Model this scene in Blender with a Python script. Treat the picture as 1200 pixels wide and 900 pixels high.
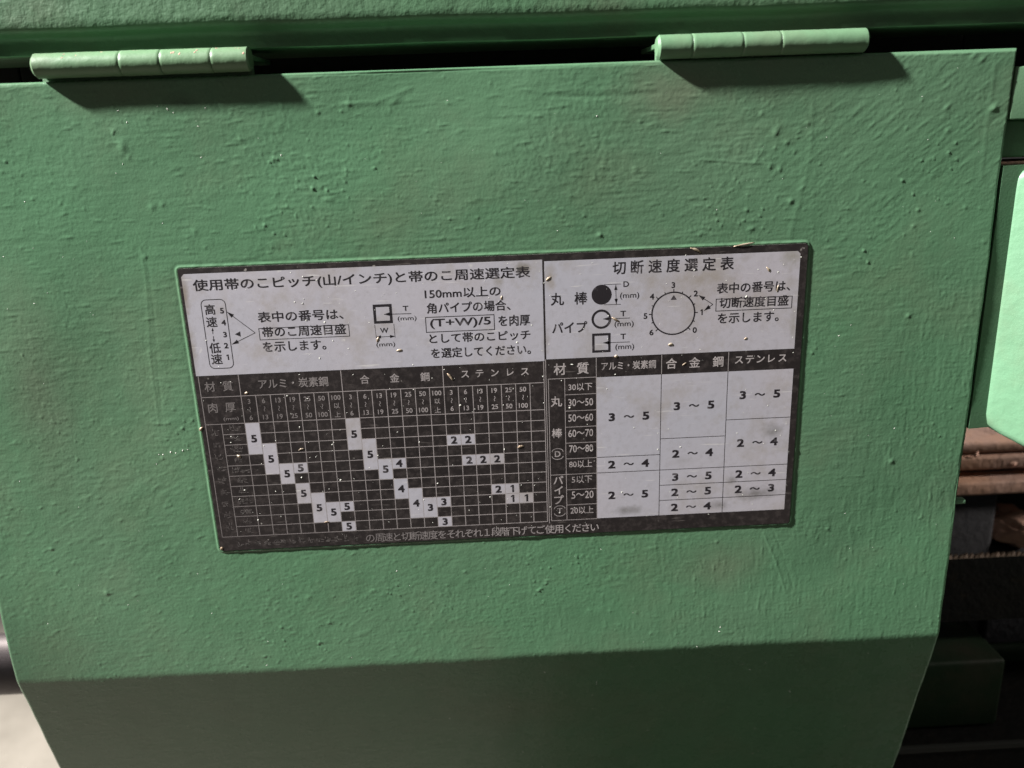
import bpy, bmesh, math, random
import numpy as np
from mathutils import Matrix, Vector

random.seed(7); rng = np.random.default_rng(11)
for o in list(bpy.data.objects): bpy.data.objects.remove(o)
scene = bpy.context.scene
COL = scene.collection
MM = 0.001
FLOOR_M = -.82                      # height of the workshop floor
R_ = math.radians

# ------------------------------------------------------------------ camera
F_PX = 1000.0                       # focal length in pixels of the 1200x900 photograph
PITCH, YAW, ROLL = R_(-17.37), R_(-1.53), R_(2.09)
CAM = np.array([106.1, -297.1, 45.8])        # mm; origin = upper left corner of the data plate
def rot():
    a, b, c = PITCH, YAW, ROLL
    Rx = np.array([[1,0,0],[0,math.cos(a),-math.sin(a)],[0,math.sin(a),math.cos(a)]])
    Rz = np.array([[math.cos(b),-math.sin(b),0],[math.sin(b),math.cos(b),0],[0,0,1]])
    Ry = np.array([[math.cos(c),0,math.sin(c)],[0,1,0],[-math.sin(c),0,math.cos(c)]])
    return Rz @ Rx @ Ry
ROT = rot()
def at(u, v, y=0.0):
    """photo pixel -> point (mm) on the vertical plane at depth y"""
    d = ROT @ np.array([(u-600)/F_PX, 1.0, -(v-450)/F_PX])
    return CAM + (y-CAM[1])/d[1]*d
cd = bpy.data.cameras.new('camera'); cam = bpy.data.objects.new('camera', cd); COL.objects.link(cam)
m = Matrix.Identity(4)
for i in range(3):
    m[i][0] = ROT[i,0]; m[i][1] = ROT[i,2]; m[i][2] = -ROT[i,1]; m[i][3] = CAM[i]*MM
cam.matrix_world = m
cd.sensor_width = 36; cd.lens = 36*F_PX/1200
cd.clip_start = 0.01; cd.clip_end = 100
cd.dof.use_dof = True; cd.dof.focus_distance = 0.305; cd.dof.aperture_fstop = 10
scene.camera = cam

# ------------------------------------------------------------------ light: a workshop interior
w = bpy.data.worlds.new('World'); scene.world = w; w.use_nodes = True
bg = w.node_tree.nodes['Background']
bg.inputs[0].default_value = (1.0, 0.95, 0.90, 1); bg.inputs[1].default_value = 0.095
def lamp(name, loc, aim, size, power, col):
    l = bpy.data.lights.new(name, 'AREA'); l.shape = 'DISK'; l.size = size; l.energy = power; l.color = col
    o = bpy.data.objects.new(name, l); COL.objects.link(o); o.location = loc
    o.rotation_euler = (Vector(aim)-Vector(loc)).to_track_quat('-Z', 'Y').to_euler(); return o
KX, KZ = 4.0, 3.5
kd = Vector((-KX, -1.0, KZ)).normalized()
key = Vector((0.1, 0, -0.05)) + kd*2.3
sl = bpy.data.lights.new('work_lamp', 'SPOT'); sl.energy = 970; sl.color = (1.0, 0.98, 0.96); sl.shadow_soft_size = .065
sl.spot_size = R_(13); sl.spot_blend = .3
so = bpy.data.objects.new('work_lamp', sl); COL.objects.link(so); so.location = key
so.rotation_euler = (Vector((.09, 0, -.02))-key).to_track_quat('-Z', 'Y').to_euler()
s3 = bpy.data.lights.new('floor_fill_light', 'SPOT'); s3.energy = 880; s3.color = (1.0, .93, .84); s3.shadow_soft_size = .2; s3.spot_size = R_(44); s3.spot_blend = .8  # added fill light that brightens the floor at lower left
o3 = bpy.data.objects.new('floor_fill_light', s3); COL.objects.link(o3); o3.location = (-1.0, 1.1, 2.2)
o3.rotation_euler = (Vector((-.5, .1, FLOOR_M))-o3.location).to_track_quat('-Z', 'Y').to_euler()
s2 = bpy.data.lights.new('stock_fill_light', 'SPOT'); s2.energy = 115; s2.color = (1.0, .93, .84); s2.shadow_soft_size = .12; s2.spot_size = R_(11); s2.spot_blend = .7  # added fill light that brightens the rusty stock
o2 = bpy.data.objects.new('stock_fill_light', s2); COL.objects.link(o2); o2.location = (1.65, -.25, .52)
o2.rotation_euler = (Vector((.36, .12, -.10))-o2.location).to_track_quat('-Z', 'Y').to_euler()
scene.view_settings.view_transform = 'Standard'; scene.view_settings.look = 'None'
scene.view_settings.exposure = 0; scene.view_settings.gamma = 1
scene.render.engine = 'CYCLES'

# ------------------------------------------------------------------ materials
def new_mat(name):
    mt = bpy.data.materials.new(name); mt.use_nodes = True
    nt = mt.node_tree; return mt, nt, nt.nodes['Principled BSDF']
def N(nt, kind, **kw):
    n = nt.nodes.new(kind)
    for k, v in kw.items():
        if k.startswith('i_'): n.inputs[k[2:].replace('_', ' ')].default_value = v
        else: setattr(n, k, v)
    return n
def coords(nt, scale=(1,1,1), rotv=(0,0,0)):
    t = N(nt, 'ShaderNodeTexCoord'); mp = N(nt, 'ShaderNodeMapping')
    mp.inputs['Scale'].default_value = scale; mp.inputs['Rotation'].default_value = rotv
    nt.links.new(t.outputs['Object'], mp.inputs[0]); return mp.outputs[0]
def noise(nt, vec, scale, detail=3, rough=.55):
    n = N(nt, 'ShaderNodeTexNoise'); n.inputs['Scale'].default_value = scale
    n.inputs['Detail'].default_value = detail; n.inputs['Roughness'].default_value = rough
    nt.links.new(vec, n.inputs['Vector']); return n.outputs['Fac']
def ramp(nt, fac, a, b, ca=(0,0,0,1), cb=(1,1,1,1)):
    r = N(nt, 'ShaderNodeValToRGB'); e = r.color_ramp.elements
    e[0].position = a; e[0].color = ca; e[1].position = b; e[1].color = cb
    nt.links.new(fac, r.inputs[0]); return r.outputs[0]
def mix(nt, fac, a, b):
    n = N(nt, 'ShaderNodeMix', data_type='RGBA')
    for sock, v in ((n.inputs[0], fac), (n.inputs[6], a), (n.inputs[7], b)):
        if hasattr(v, 'is_output'): nt.links.new(v, sock)
        else: sock.default_value = v if not isinstance(v, tuple) or len(v) == 4 else (*v, 1)
    return n.outputs[2]
def math_(nt, op, a, b=0.0):
    n = N(nt, 'ShaderNodeMath', operation=op)
    for sock, v in ((n.inputs[0], a), (n.inputs[1], b)):
        if hasattr(v, 'is_output'): nt.links.new(v, sock)
        else: sock.default_value = v
    return n.outputs[0]
def bump(nt, bs, h, strength, dist):
    b = N(nt, 'ShaderNodeBump'); b.inputs['Strength'].default_value = strength; b.inputs['Distance'].default_value = dist
    nt.links.new(h, b.inputs['Height']); nt.links.new(b.outputs[0], bs.inputs['Normal'])

def smudges(nt, v, c, spots, fine=260):
    """stains and darker patches with a shape of their own, placed at photo pixels on the cover's plane; radii in px"""
    for su, sv, rx_, rz_, amt_, colr in spots:
        pc = at(su, sv, -.55)*MM
        mp = N(nt, 'ShaderNodeVectorMath', operation='SUBTRACT'); nt.links.new(coords(nt), mp.inputs[0]); mp.inputs[1].default_value = tuple(pc)
        ms = N(nt, 'ShaderNodeVectorMath', operation='MULTIPLY'); nt.links.new(mp.outputs[0], ms.inputs[0]); ms.inputs[1].default_value = (1/(rx_*.3*MM), 0, 1/(rz_*.3*MM))
        ln = N(nt, 'ShaderNodeVectorMath', operation='LENGTH'); nt.links.new(ms.outputs[0], ln.inputs[0])
        edge_ = math_(nt, 'ADD', ln.outputs['Value'], math_(nt, 'MULTIPLY', noise(nt, v, fine, 5, .7), 1.6))
        c = mix(nt, math_(nt, 'MULTIPLY', ramp(nt, math_(nt, 'MULTIPLY', edge_, .5), .40, .90, (1,1,1,1), (0,0,0,1)), amt_), c, colr)
    return c
def paint_mat(name, base, tint, rough=.42, bscale=700, bdist=.00018, dirt=None, dirt_amt=0.0, spots=None):
    mt, nt, bs = new_mat(name); v = coords(nt)
    c = mix(nt, ramp(nt, noise(nt, v, 9, 4), .35, .7), base, tint)
    c = mix(nt, math_(nt, 'MULTIPLY', ramp(nt, noise(nt, v, 60, 5), .45, .75), .35), c, tuple(x*.78 for x in base))
    if dirt:
        d = math_(nt, 'MULTIPLY', ramp(nt, noise(nt, v, 22, 6, .65), .5, .72), dirt_amt)
        c = mix(nt, d, c, dirt)
    if spots: c = smudges(nt, v, c, spots, 45)
    nt.links.new(c, bs.inputs['Base Color'])
    nt.links.new(math_(nt, 'ADD', math_(nt, 'MULTIPLY', noise(nt, v, 130, 4), .25), rough-.12), bs.inputs['Roughness'])
    bs.inputs['Specular IOR Level'].default_value = .45
    bump(nt, bs, noise(nt, v, bscale, 3), .5, bdist)
    return mt
GREEN = (.091, .203, .109); GREEN_T = (.108, .198, .117)
M = {}
M['cover'] = paint_mat('brushed_green_enamel', GREEN, GREEN_T, .27, 1100, .00012, (.15,.155,.10), .22, ((790,108,75,40,.6,(.145,.165,.11)),(845,665,75,45,.5,(.14,.17,.11)),(40,450,50,170,.5,(.145,.18,.12)),(140,110,90,30,.35,(.14,.15,.10)),(215,120,25,14,.5,(.05,.07,.045)),(905,110,70,12,.4,(.06,.08,.05)),(620,850,160,60,.35,(.13,.15,.09))))  # brownish patches, and two darker ones just below the hinges
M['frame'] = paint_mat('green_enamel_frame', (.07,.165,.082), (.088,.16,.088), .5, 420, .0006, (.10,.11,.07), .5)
M['hinge'] = paint_mat('green_enamel_hinge', (.115,.235,.125), (.14,.24,.14), .42, 420, .0002, (.16,.15,.10), .35)
M['arm'] = paint_mat('pale_green_enamel', (.145,.30,.175), (.165,.31,.19), .42, 260, .0006, (.16,.20,.12), .5)
M['dark_green'] = DG = paint_mat('oily_green_enamel_in_shade', (.005,.015,.006), (.007,.015,.007), .6, 260, .0005, (.02,.018,.012), .7)  # green darkened in colour to stand in for shade low on the machine

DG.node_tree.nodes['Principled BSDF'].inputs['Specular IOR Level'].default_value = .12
def rust_mat(name, a, b, cdark, rough=.75):
    mt, nt, bs = new_mat(name); v = coords(nt)
    c = mix(nt, ramp(nt, noise(nt, v, 35, 5), .35, .65), a, b)
    c = mix(nt, ramp(nt, noise(nt, v, 120, 6, .7), .56, .74), c, cdark)
    nt.links.new(c, bs.inputs['Base Color']); bs.inputs['Roughness'].default_value = rough
    bump(nt, bs, noise(nt, v, 260, 5), .6, .0012); return mt
M['rust'] = rust_mat('rusty_steel', (.50,.29,.20), (.38,.25,.21), (.14,.08,.06))
M['rust_pink'] = rust_mat('flaking_rust', (.66,.40,.31), (.56,.33,.25), (.05,.04,.035))
M['grey_cast'] = rust_mat('grimy_grey_casting', (.032,.031,.036), (.022,.022,.028), (.008,.007,.008))
M['blade'] = rust_mat('blade_steel_in_shade', (.006,.0055,.005), (.004,.004,.004), (.012,.009,.006), .6)  # steel coloured near black, standing in for shade on the blade
M['blade'].node_tree.nodes['Principled BSDF'].inputs['Specular IOR Level'].default_value = .15
M['tooth'] = rust_mat('worn_tooth_steel', (.30,.21,.16), (.20,.15,.12), (.06,.04,.03), .6)
mt, nt, bs = new_mat('ground_steel'); v = coords(nt, (1,1,1))
nt.links.new(mix(nt, ramp(nt, noise(nt, v, 40, 5), .35, .7), (.12,.105,.115), (.06,.05,.055)), bs.inputs['Base Color'])
bs.inputs['Metallic'].default_value = .4; bs.inputs['Roughness'].default_value = .5; M['steel'] = mt
mt, nt, bs = new_mat('concrete'); v = coords(nt)
c = mix(nt, ramp(nt, noise(nt, v, 14, 6, .65), .35, .7), (.36,.34,.31), (.27,.255,.23))
c = mix(nt, ramp(nt, noise(nt, v, 220, 4), .62, .72), c, (.45,.43,.40))
nt.links.new(c, bs.inputs['Base Color']); bs.inputs['Roughness'].default_value = .7
bump(nt, bs, noise(nt, v, 120, 5), .4, .002); M['concrete'] = mt
mt, nt, bs = new_mat('recess_shade'); bs.inputs['Base Color'].default_value = (.012,.013,.011,1); bs.inputs['Roughness'].default_value = .8; M['recess'] = mt  # near-black colour stands in for shade in gaps and hollows

# print on the data plate: object space = plate millimetres / 1000, x right, z up
def stain(nt, v, lo, hi):
    return ramp(nt, noise(nt, v, 26, 6, .7), lo, hi)
mt, nt, bs = new_mat('plate_silver'); v = coords(nt)
c = mix(nt, ramp(nt, noise(nt, v, 11, 4), .3, .7), (.495,.46,.495), (.445,.445,.50))
c = mix(nt, math_(nt, 'MULTIPLY', ramp(nt, noise(nt, v, 420, 5, .75), .5, .75), .45), c, (.32,.30,.31))      # grain
c = mix(nt, math_(nt, 'MULTIPLY', ramp(nt, noise(nt, v, 30, 6, .7), .50, .72), .7), c, (.30,.26,.21))       # brown stains
c = mix(nt, math_(nt, 'MULTIPLY', ramp(nt, noise(nt, v, 160, 3), .70, .76), .7), c, (.68,.66,.64))           # rubbed spots
c = smudges(nt, v, c, ((613,314,11,8,.85,(.17,.15,.11)),(216,345,7,34,.8,(.24,.20,.15)),(224,405,7,44,.65,(.26,.22,.17)),(300,330,60,5,.35,(.30,.27,.22)),(906,505,16,13,.75,(.18,.17,.16)),
    (886,578,34,11,.75,(.15,.14,.13)),(842,592,16,8,.7,(.16,.15,.14)),(735,598,24,8,.7,(.15,.14,.13)),(858,562,9,6,.65,(.17,.16,.15)),(928,300,16,18,.7,(.27,.25,.19)),(700,296,70,4,.45,(.28,.25,.2)),
    (645,325,9,20,.7,(.30,.25,.19)),(585,330,9,9,.6,(.26,.23,.18)),(755,480,14,9,.35,(.28,.26,.25)),(800,540,20,8,.35,(.27,.25,.24)),(560,350,40,5,.25,(.32,.29,.27)),(640,400,6,20,.5,(.26,.22,.18)),(930,380,6,30,.5,(.26,.24,.2))))
v2 = coords(nt, (60, 60, 900), (0, R_(28), 0)); v3 = coords(nt, (50, 50, 800), (0, R_(-15), 0))
c = mix(nt, math_(nt, 'MULTIPLY', ramp(nt, noise(nt, v2, 1, 2), .66, .71), .6), c, (.66,.64,.63))
c = mix(nt, math_(nt, 'MULTIPLY', ramp(nt, noise(nt, v3, 1, 2), .70, .74), .35), c, (.60,.58,.57))
nt.links.new(c, bs.inputs['Base Color']); bs.inputs['Metallic'].default_value = .15
nt.links.new(math_(nt, 'ADD', math_(nt, 'MULTIPLY', noise(nt, v, 60, 5), .35), .26), bs.inputs['Roughness'])
bump(nt, bs, noise(nt, v, 300, 4), .25, .0001); M['silver'] = mt

mt, nt, bs = new_mat('plate_black'); v = coords(nt)
c = mix(nt, ramp(nt, noise(nt, v, 16, 5), .35, .7), (.014,.011,.0112), (.023,.018,.0175))
c = mix(nt, math_(nt, 'MULTIPLY', ramp(nt, noise(nt, v, 380, 5, .75), .48, .75), .75), c, (.07,.058,.055))
c = mix(nt, math_(nt, 'MULTIPLY', ramp(nt, noise(nt, coords(nt, (70,70,700), (0,R_(-8),0)), 1, 3), .66, .72), .5), c, (.16,.14,.13))
c = mix(nt, math_(nt, 'MULTIPLY', ramp(nt, noise(nt, v, 240, 2), .73, .76), .6), c, (.4,.37,.34))
nt.links.new(c, bs.inputs['Base Color']); bs.inputs['Roughness'].default_value = .42
bump(nt, bs, noise(nt, v, 400, 4), .2, .0001); M['black'] = mt

def print_mat(name, base, worn, lo, hi, amt, side=0.0):
    mt, nt, bs = new_mat(name); v = coords(nt)
    f = math_(nt, 'MULTIPLY', ramp(nt, noise(nt, v, 180, 5, .7), lo, hi), amt)
    if side:                                   # the print is rubbed off towards the plate's left lower corner
        s = N(nt, 'ShaderNodeSeparateXYZ'); nt.links.new(coords(nt), s.inputs[0])
        g = math_(nt, 'ADD', math_(nt, 'MULTIPLY', s.outputs[0], -7.0), math_(nt, 'MULTIPLY', s.outputs[2], -4.0))
        n = N(nt, 'ShaderNodeClamp'); nt.links.new(math_(nt, 'ADD', g, side), n.inputs[0]); n.inputs[1].default_value = 0; n.inputs[2].default_value = .72
        f = math_(nt, 'MAXIMUM', f, n.outputs[0])
    nt.links.new(mix(nt, f, base, worn), bs.inputs['Base Color']); bs.inputs['Roughness'].default_value = .6; bs.inputs['Specular IOR Level'].default_value = .3
    return mt
M['ink'] = print_mat('black_ink', (.016,.013,.016), (.26,.235,.245), .55, .75, .7)
M['pale'] = print_mat('silver_print', (.40,.36,.355), (.05,.042,.04), .50, .70, .7, .66)
M['line'] = print_mat('silver_rule', (.33,.295,.29), (.06,.05,.048), .5, .72, .55, .25)
M['cell'] = M['silver']; M['ghost'] = print_mat('rubbed_print', (.13,.115,.11), (.03,.025,.025), .48, .68, .75)
mt, nt, bs = new_mat('plate_edge'); bs.inputs['Base Color'].default_value = (.35,.36,.32,1); bs.inputs['Metallic'].default_value = .7; bs.inputs['Roughness'].default_value = .4; M['edge'] = mt
mt, nt, bs = new_mat('brass_swarf'); v = coords(nt)
nt.links.new(mix(nt, ramp(nt, noise(nt, v, 500, 3), .4, .6), (.50,.42,.32), (.30,.22,.15)), bs.inputs['Base Color'])
bs.inputs['Metallic'].default_value = .35; bs.inputs['Roughness'].default_value = .45; M['swarf'] = mt
mt, nt, bs = new_mat('pale_dust'); bs.inputs['Base Color'].default_value = (.62,.62,.56,1); bs.inputs['Roughness'].default_value = .6; M['dust'] = mt

# ------------------------------------------------------------------ object helpers
def link(name, me, mat=None, parent=None, smooth=False):
    if mat is not None: me.materials.append(M[mat] if isinstance(mat, str) else mat)
    if smooth: me.polygons.foreach_set('use_smooth', np.ones(len(me.polygons), bool))
    o = bpy.data.objects.new(name, me); COL.objects.link(o)
    if parent: o.parent = parent
    return o
def thing(name, label, cat, loc=(0,0,0), group=None):
    o = bpy.data.objects.new(name, None); COL.objects.link(o); o.location = loc; o.empty_display_size = .02
    return tag(o, label, cat, group)
def tag(o, label, cat, group=None):
    o['label'] = label; o['category'] = cat
    if group: o['group'] = group
    return o
def keep(o, parent):                       # parent without moving (parents are only translated)
    o.parent = parent; 
    q = parent; off = Vector((0,0,0))
    while q is not None:
        off += Vector(q.location) if q.type == 'EMPTY' else Vector((0,0,0)); q = q.parent
    o.matrix_parent_inverse = Matrix.Identity(4) if parent.type != 'EMPTY' else Matrix.Translation(-off); return o
def pyd(name, V, Fc, mat=None, parent=None, smooth=False):
    me = bpy.data.meshes.new(name); me.from_pydata([tuple(p) for p in V], [], Fc); me.update()
    o = link(name, me, mat, None, smooth)
    if parent: keep(o, parent)
    return o
def box(name, lo, hi, mat, parent=None, bev=0.0, seg=3, fn=None):
    bm = bmesh.new(); bmesh.ops.create_cube(bm, size=1)
    lo = np.array(lo)*MM; hi = np.array(hi)*MM
    for v in bm.verts:
        v.co = Vector([lo[i]+(v.co[i]+.5)*(hi[i]-lo[i]) for i in range(3)])
    if bev: bmesh.ops.bevel(bm, geom=bm.edges[:], offset=bev*MM, segments=seg, affect='EDGES', profile=.5)
    if fn:
        for v in bm.verts: v.co = fn(v.co)
    me = bpy.data.meshes.new(name); bm.to_mesh(me); bm.free()
    o = link(name, me, mat, None, bev > 0)
    if bev: me.set_sharp_from_angle(angle=R_(50))
    if parent: keep(o, parent)
    return o

# ------------------------------------------------------------------ floor and room
FLOOR = -820.0
fl = pyd('floor', [(-4,-3,FLOOR*MM),(4,-3,FLOOR*MM),(4,5,FLOOR*MM),(-4,5,FLOOR*MM)], [(0,1,2,3)], 'concrete'); fl['kind'] = 'structure'

# ------------------------------------------------------------------ the cover: brush painted sheet, bent near its foot
XL, XR, ZT, ZB = -88.6, 286.1, 61.9, -163.0
BEND, LOW = R_(17.0), 118.0
def axis(a, b, step, fine=2.0, fs=.16):
    n = int((b-a-2*fine)/step)
    return np.concatenate([np.arange(a, a+fine, fs), np.linspace(a+fine, b-fine, n), np.arange(b-fine, b, fs)+fs])
gx = axis(XL, XR, .4); gs = axis(0, ZT-ZB+LOW, .4)           # s runs down the sheet
X, S = np.meshgrid(gx, gs)
L0 = ZT-ZB; rb = 10.0; half = rb*BEND/2
L00 = L0
def prof(s, x=0.0):                                                 # depth, height and normal of the bent sheet
    L0 = L00+(.35*np.sin(x*.021+1)+.18*np.sin(x*.083)+.08*np.sin(x*.31))
    t = np.clip((s-(L0-half))/(2*half), 0, 1)*BEND
    s0 = np.minimum(s, L0-half); s1 = np.maximum(s-(L0+half), 0)
    y = rb*(1-np.cos(t)) + s1*np.sin(BEND); z = ZT-s0-rb*np.sin(t)-s1*np.cos(BEND)
    return y, z, t
Y0, Z0, TH = prof(S, X)
# relief of the paint, built on a regular 0.5 mm field and sampled on the sheet
fx0, fs0, fst = XL-2, -2.0, .3
nx = int((XR-XL+4)/fst)+2; ns = int((L0+LOW+4)/fst)+2
FX, FS = np.meshgrid(fx0+np.arange(nx)*fst, fs0+np.arange(ns)*fst)
kx = np.fft.fftfreq(nx, fst)[None,:]; ks = np.fft.fftfreq(ns, fst)[:,None]
def field(lx, ls, ang=0.0, lo=0.0):
    """gaussian random field, correlation lengths lx along and ls across the direction ang (deg, up to the right)"""
    a = R_(ang); u = kx*math.cos(a)-ks*math.sin(a); v = kx*math.sin(a)+ks*math.cos(a)
    A = np.exp(-((u*lx)**2+(v*ls)**2)*9.0)
    if lo: A *= 1-np.exp(-(kx**2+ks**2)*lo**2*9)
    f = np.fft.ifft2(np.fft.fft2(rng.standard_normal((ns, nx)))*A).real
    return f/f.std()
def zone(pu, pv, ru, rv, soft=1.0):                          # smooth mask about a photo pixel, radii in px
    c = at(pu, pv); dx = (FX-c[0])/(ru*.3); dz = (ZT-FS-c[2])/(rv*.3)
    return np.exp(-(dx*dx+dz*dz)*soft)
warp = field(9, 9)
horiz = field(5.0, .42, 2)*.6 + field(2.2, .5, 6)*.5
diag = field(4.5, .5, 38)*.8 + field(1.6, .6, 30)*.5
vert = field(3.8, .42, 92)*.7 + field(1.4, .55, 84)*.5
diag2 = field(1.9, .62, 22)*.7 + field(1.0, .8, 40)*.5
peel = field(.62, .62, 0, 2.5); lump = field(2.2, 2.2)
wd = zone(1080, 150, 150, 120); wv = zone(880, 700, 330, 120)+zone(1090, 560, 90, 250); wl = zone(180, 640, 320, 220)+zone(500, 700, 250, 90)*.7
wh = .55+zone(350, 180, 420, 150)
tot = wd+wv+wl+wh
strokes = (wh*horiz+wd*diag*1.4+wv*vert*1.25+wl*diag2*1.15)/tot
rough = .55+.55*np.clip(.5+.5*warp, 0, 1.4)+.5*zone(860, 170, 200, 120)+.35*zone(1000, 380, 150, 200)
pg = np.clip(.35+.4*field(14, 14), .1, 1.2)
fine = field(.36, .36, 0, 1.2)*np.clip(.6+.5*field(7, 7), .1, 1.6)
def dash(l, w_, ang, t): return np.maximum(field(l, w_, ang)-t, 0)
dashes = (wh*dash(1.9, .34, 3, 1.15)+wd*dash(1.7, .36, 38, .9)*1.3+wv*dash(1.6, .34, 90, .95)*1.2+wl*dash(1.1, .36, 28, 1.05)*1.3)/tot
bead = np.maximum(field(.42, .42)-1.5, 0)*np.clip(.4+.7*field(10, 10), 0, 2)
H = strokes*rough*.019 + peel*pg*.014 + fine*.010 + dashes*.060 + bead*.085 + lump*.012
H *= np.where(ZT-FS < ZB, .6, 1.0)
def blob(u, v, r, h, ex=1.0, ang=0):
    c = at(u, v)
    if c[2] < ZB: sc = ZT-ZB+(ZB-c[2])
    else: sc = ZT-c[2]
    i0 = int((c[0]-fx0)/fst); j0 = int((sc-fs0)/fst); k = int(r*4*max(ex,1)/fst)+2
    sl = (slice(max(j0-k,0), max(j0+k,0)), slice(max(i0-k,0), max(i0+k,0)))
    a = R_(ang); dx = FX[sl]-c[0]; dz = -(FS[sl]-sc)
    p = dx*math.cos(a)+dz*math.sin(a); q = -dx*math.sin(a)+dz*math.cos(a)
    H[sl] += .6*h*np.exp(-((p/ex)**2+q*q)/(r*r))
for u, v, r, h, ex, ang in [(143,172,1.3,.42,1.4,80),(178,243,1.0,.32,1,0),(190,240,.8,.28,1,0),(228,271,.8,.25,1,0),
    (1164,127,.9,.75,1.5,40),(1109,127,.8,.35,1.8,45),(1111,153,.7,.3,1,0),(910,155,.8,.4,1.4,40),(922,167,.8,.4,1.2,30),(947,145,.8,.35,1,0),
    (893,133,.6,.35,1,0),(902,196,.7,.4,1,0),(914,198,.7,.4,1,0),(927,236,.8,.4,1.3,60),(880,268,.7,.45,2,10),(875,246,.6,.35,1,0),
    (1131,243,.7,.35,1,0),(1076,246,.6,.35,1,70),(1070,265,.7,.4,1,50),(1012,212,.5,.3,1,0),(1064,370,.8,.5,1,0),(1045,541,1.0,.6,1,0),
    (703,275,.8,.5,1,0),(125,695,.9,.5,1,0),(60,644,.6,.4,1.4,0),(362,700,.7,.35,1.5,45),(545,670,.6,.35,1,0),(750,143,.7,.3,1,0),
    (462,118,.9,.3,2.2,30),(408,122,.7,.35,1.5,-30),(745,198,.8,.3,1.6,-50),(230,325,.7,.3,1,0),(170,301,.8,.35,1,0),(330,735,.5,.35,1,0),
    (840,635,.6,.35,1,0),(970,620,.6,.3,1,0),(640,620,.6,.35,1,0),(560,255,.5,.25,1,0),(1150,70,.6,.3,2.5,45),(1140,66,.5,.25,2.5,45)]:
    blob(u, v, r, h, ex, ang)
for _ in range(330):                                         # grit caught in the paint
    u = rng.uniform(5, 1185); v = rng.uniform(85, 890)
    blob(u, v, rng.uniform(.25, .5), rng.uniform(.06, .26), rng.uniform(1, 1.8), rng.uniform(0, 180))
for _ in range(70):
    u = rng.normal(915, 28); v = rng.uniform(115, 280)
    blob(u, v, rng.uniform(.22, .5), rng.uniform(.05, .22), rng.uniform(1, 2.6), rng.uniform(20, 70))
def ridge(pts, r, h):
    P = [at(u, v) for u, v in pts]
    d2 = np.full(H.shape, 1e9)
    for a, b in zip(P[:-1], P[1:]):
        ax, as_, bx, bs_ = a[0], ZT-a[2], b[0], ZT-b[2]
        L = (bx-ax)**2+(bs_-as_)**2
        t = np.clip(((FX-ax)*(bx-ax)+(FS-as_)*(bs_-as_))/L, 0, 1)
        d2 = np.minimum(d2, (FX-ax-t*(bx-ax))**2+(FS-as_-t*(bs_-as_))**2)
    H[:] += h*np.exp(-d2/(r*r))
ridge([(165,292),(171,330),(176,420),(185,494)], .45, .05)
ridge([(171,292),(180,360),(184,420),(190,494)], .4, -.035)
ridge([(180,497),(194,497)], .5, .12)
ridge([(953,120),(951,170),(946,200),(940,222),(932,250),(925,282)], .9, .06)
ridge([(822,187),(860,190),(905,192)], .35, .14)
ridge([(640,112),(690,113),(770,110)], .8, -.10)
ridge([(400,122),(440,120),(480,104)], .7, .10)
ridge([(895,625),(910,660),(921,695)], .45, .10)
ridge([(905,620),(918,650),(930,690)], .35, -.07)
ridge([(1165,75),(1160,120),(1155,160),(1150,210)], .8, .06)
# flat bed for the data plate, with the lip of paint that ran up against its edge
PW, PH = 220.0, 108.8
def rr(px, pz, x0, x1, z0, z1, r):
    qx = np.maximum(np.maximum(x0+r-px, px-(x1-r)), 0); qz = np.maximum(np.maximum(z0+r-pz, pz-(z1-r)), 0)
    ix = np.minimum(np.minimum(px-x0, x1-px), np.minimum(pz-z0, z1-pz))
    return np.where((qx > 0) & (qz > 0), np.hypot(qx, qz)-r, np.where(ix > 0, -ix, np.maximum(np.maximum(x0-px, px-x1), np.maximum(z0-pz, pz-z1))))
D = rr(FX, ZT-FS, 0, PW, -PH, 0, 1.1)
bow = field(34, 34)*.42+field(16, 16)*.08
bow -= bow.mean()
lip = .54+.07*field(1.2, 1.2)+.05*field(6, 6)
flat = 1/(1+np.exp(-(D-1.2)/.4))
bt = np.clip((D-.5)/45, 0, 1); bow *= bt*bt*(3-2*bt)*np.clip((L0-14-FS)/45, 0, 1)
H = H*flat + bow + lip*np.exp(-((D-.30)/.36)**2)*(D > -.6) - .10*(1-flat)
H = np.where(D < -.05, np.minimum(H, .05), H)
# sample
def sample(xs, ss):
    a = np.clip((xs-fx0)/fst, 0, nx-2); b = np.clip((ss-fs0)/fst, 0, ns-2)
    i = a.astype(int); j = b.astype(int); p = a-i; q = b-j
    return (H[j,i]*(1-p)+H[j,i+1]*p)*(1-q)+(H[j+1,i]*(1-p)+H[j+1,i+1]*p)*q
hh = sample(X, S)
re = 1.5                                                     # rounded sheet edge
de = np.minimum(np.minimum(X-XL, XR-X), S); de = np.minimum(de, gs[-1]-S)
rd = np.where(de < re, re-np.sqrt(np.maximum(re*re-(re-np.maximum(de, 0))**2, 0)), 0)
off = -hh*np.clip(de/1.0, .25, 1)+rd
# the sheet's outline is not perfectly straight
Xw = X + np.where(np.minimum(X-XL, XR-X) < 3, .12*np.sin(S*.11)+.06*np.sin(S*.37+1), 0)
Xw = Xw + np.maximum(S-L0, 0)*.035*np.clip((X-(XL+XR)/2)/((XR-XL)/2), -1, 1)      # the foot flares slightly
P3 = np.stack([Xw, Y0+off*np.cos(TH), Z0+off*np.sin(TH)], -1).reshape(-1, 3)*MM
r_, c_ = X.shape
idx = np.arange(r_*c_).reshape(r_, c_)
quads = np.stack([idx[:-1,:-1], idx[1:,:-1], idx[1:,1:], idx[:-1,1:]], -1).reshape(-1, 4)
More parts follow.
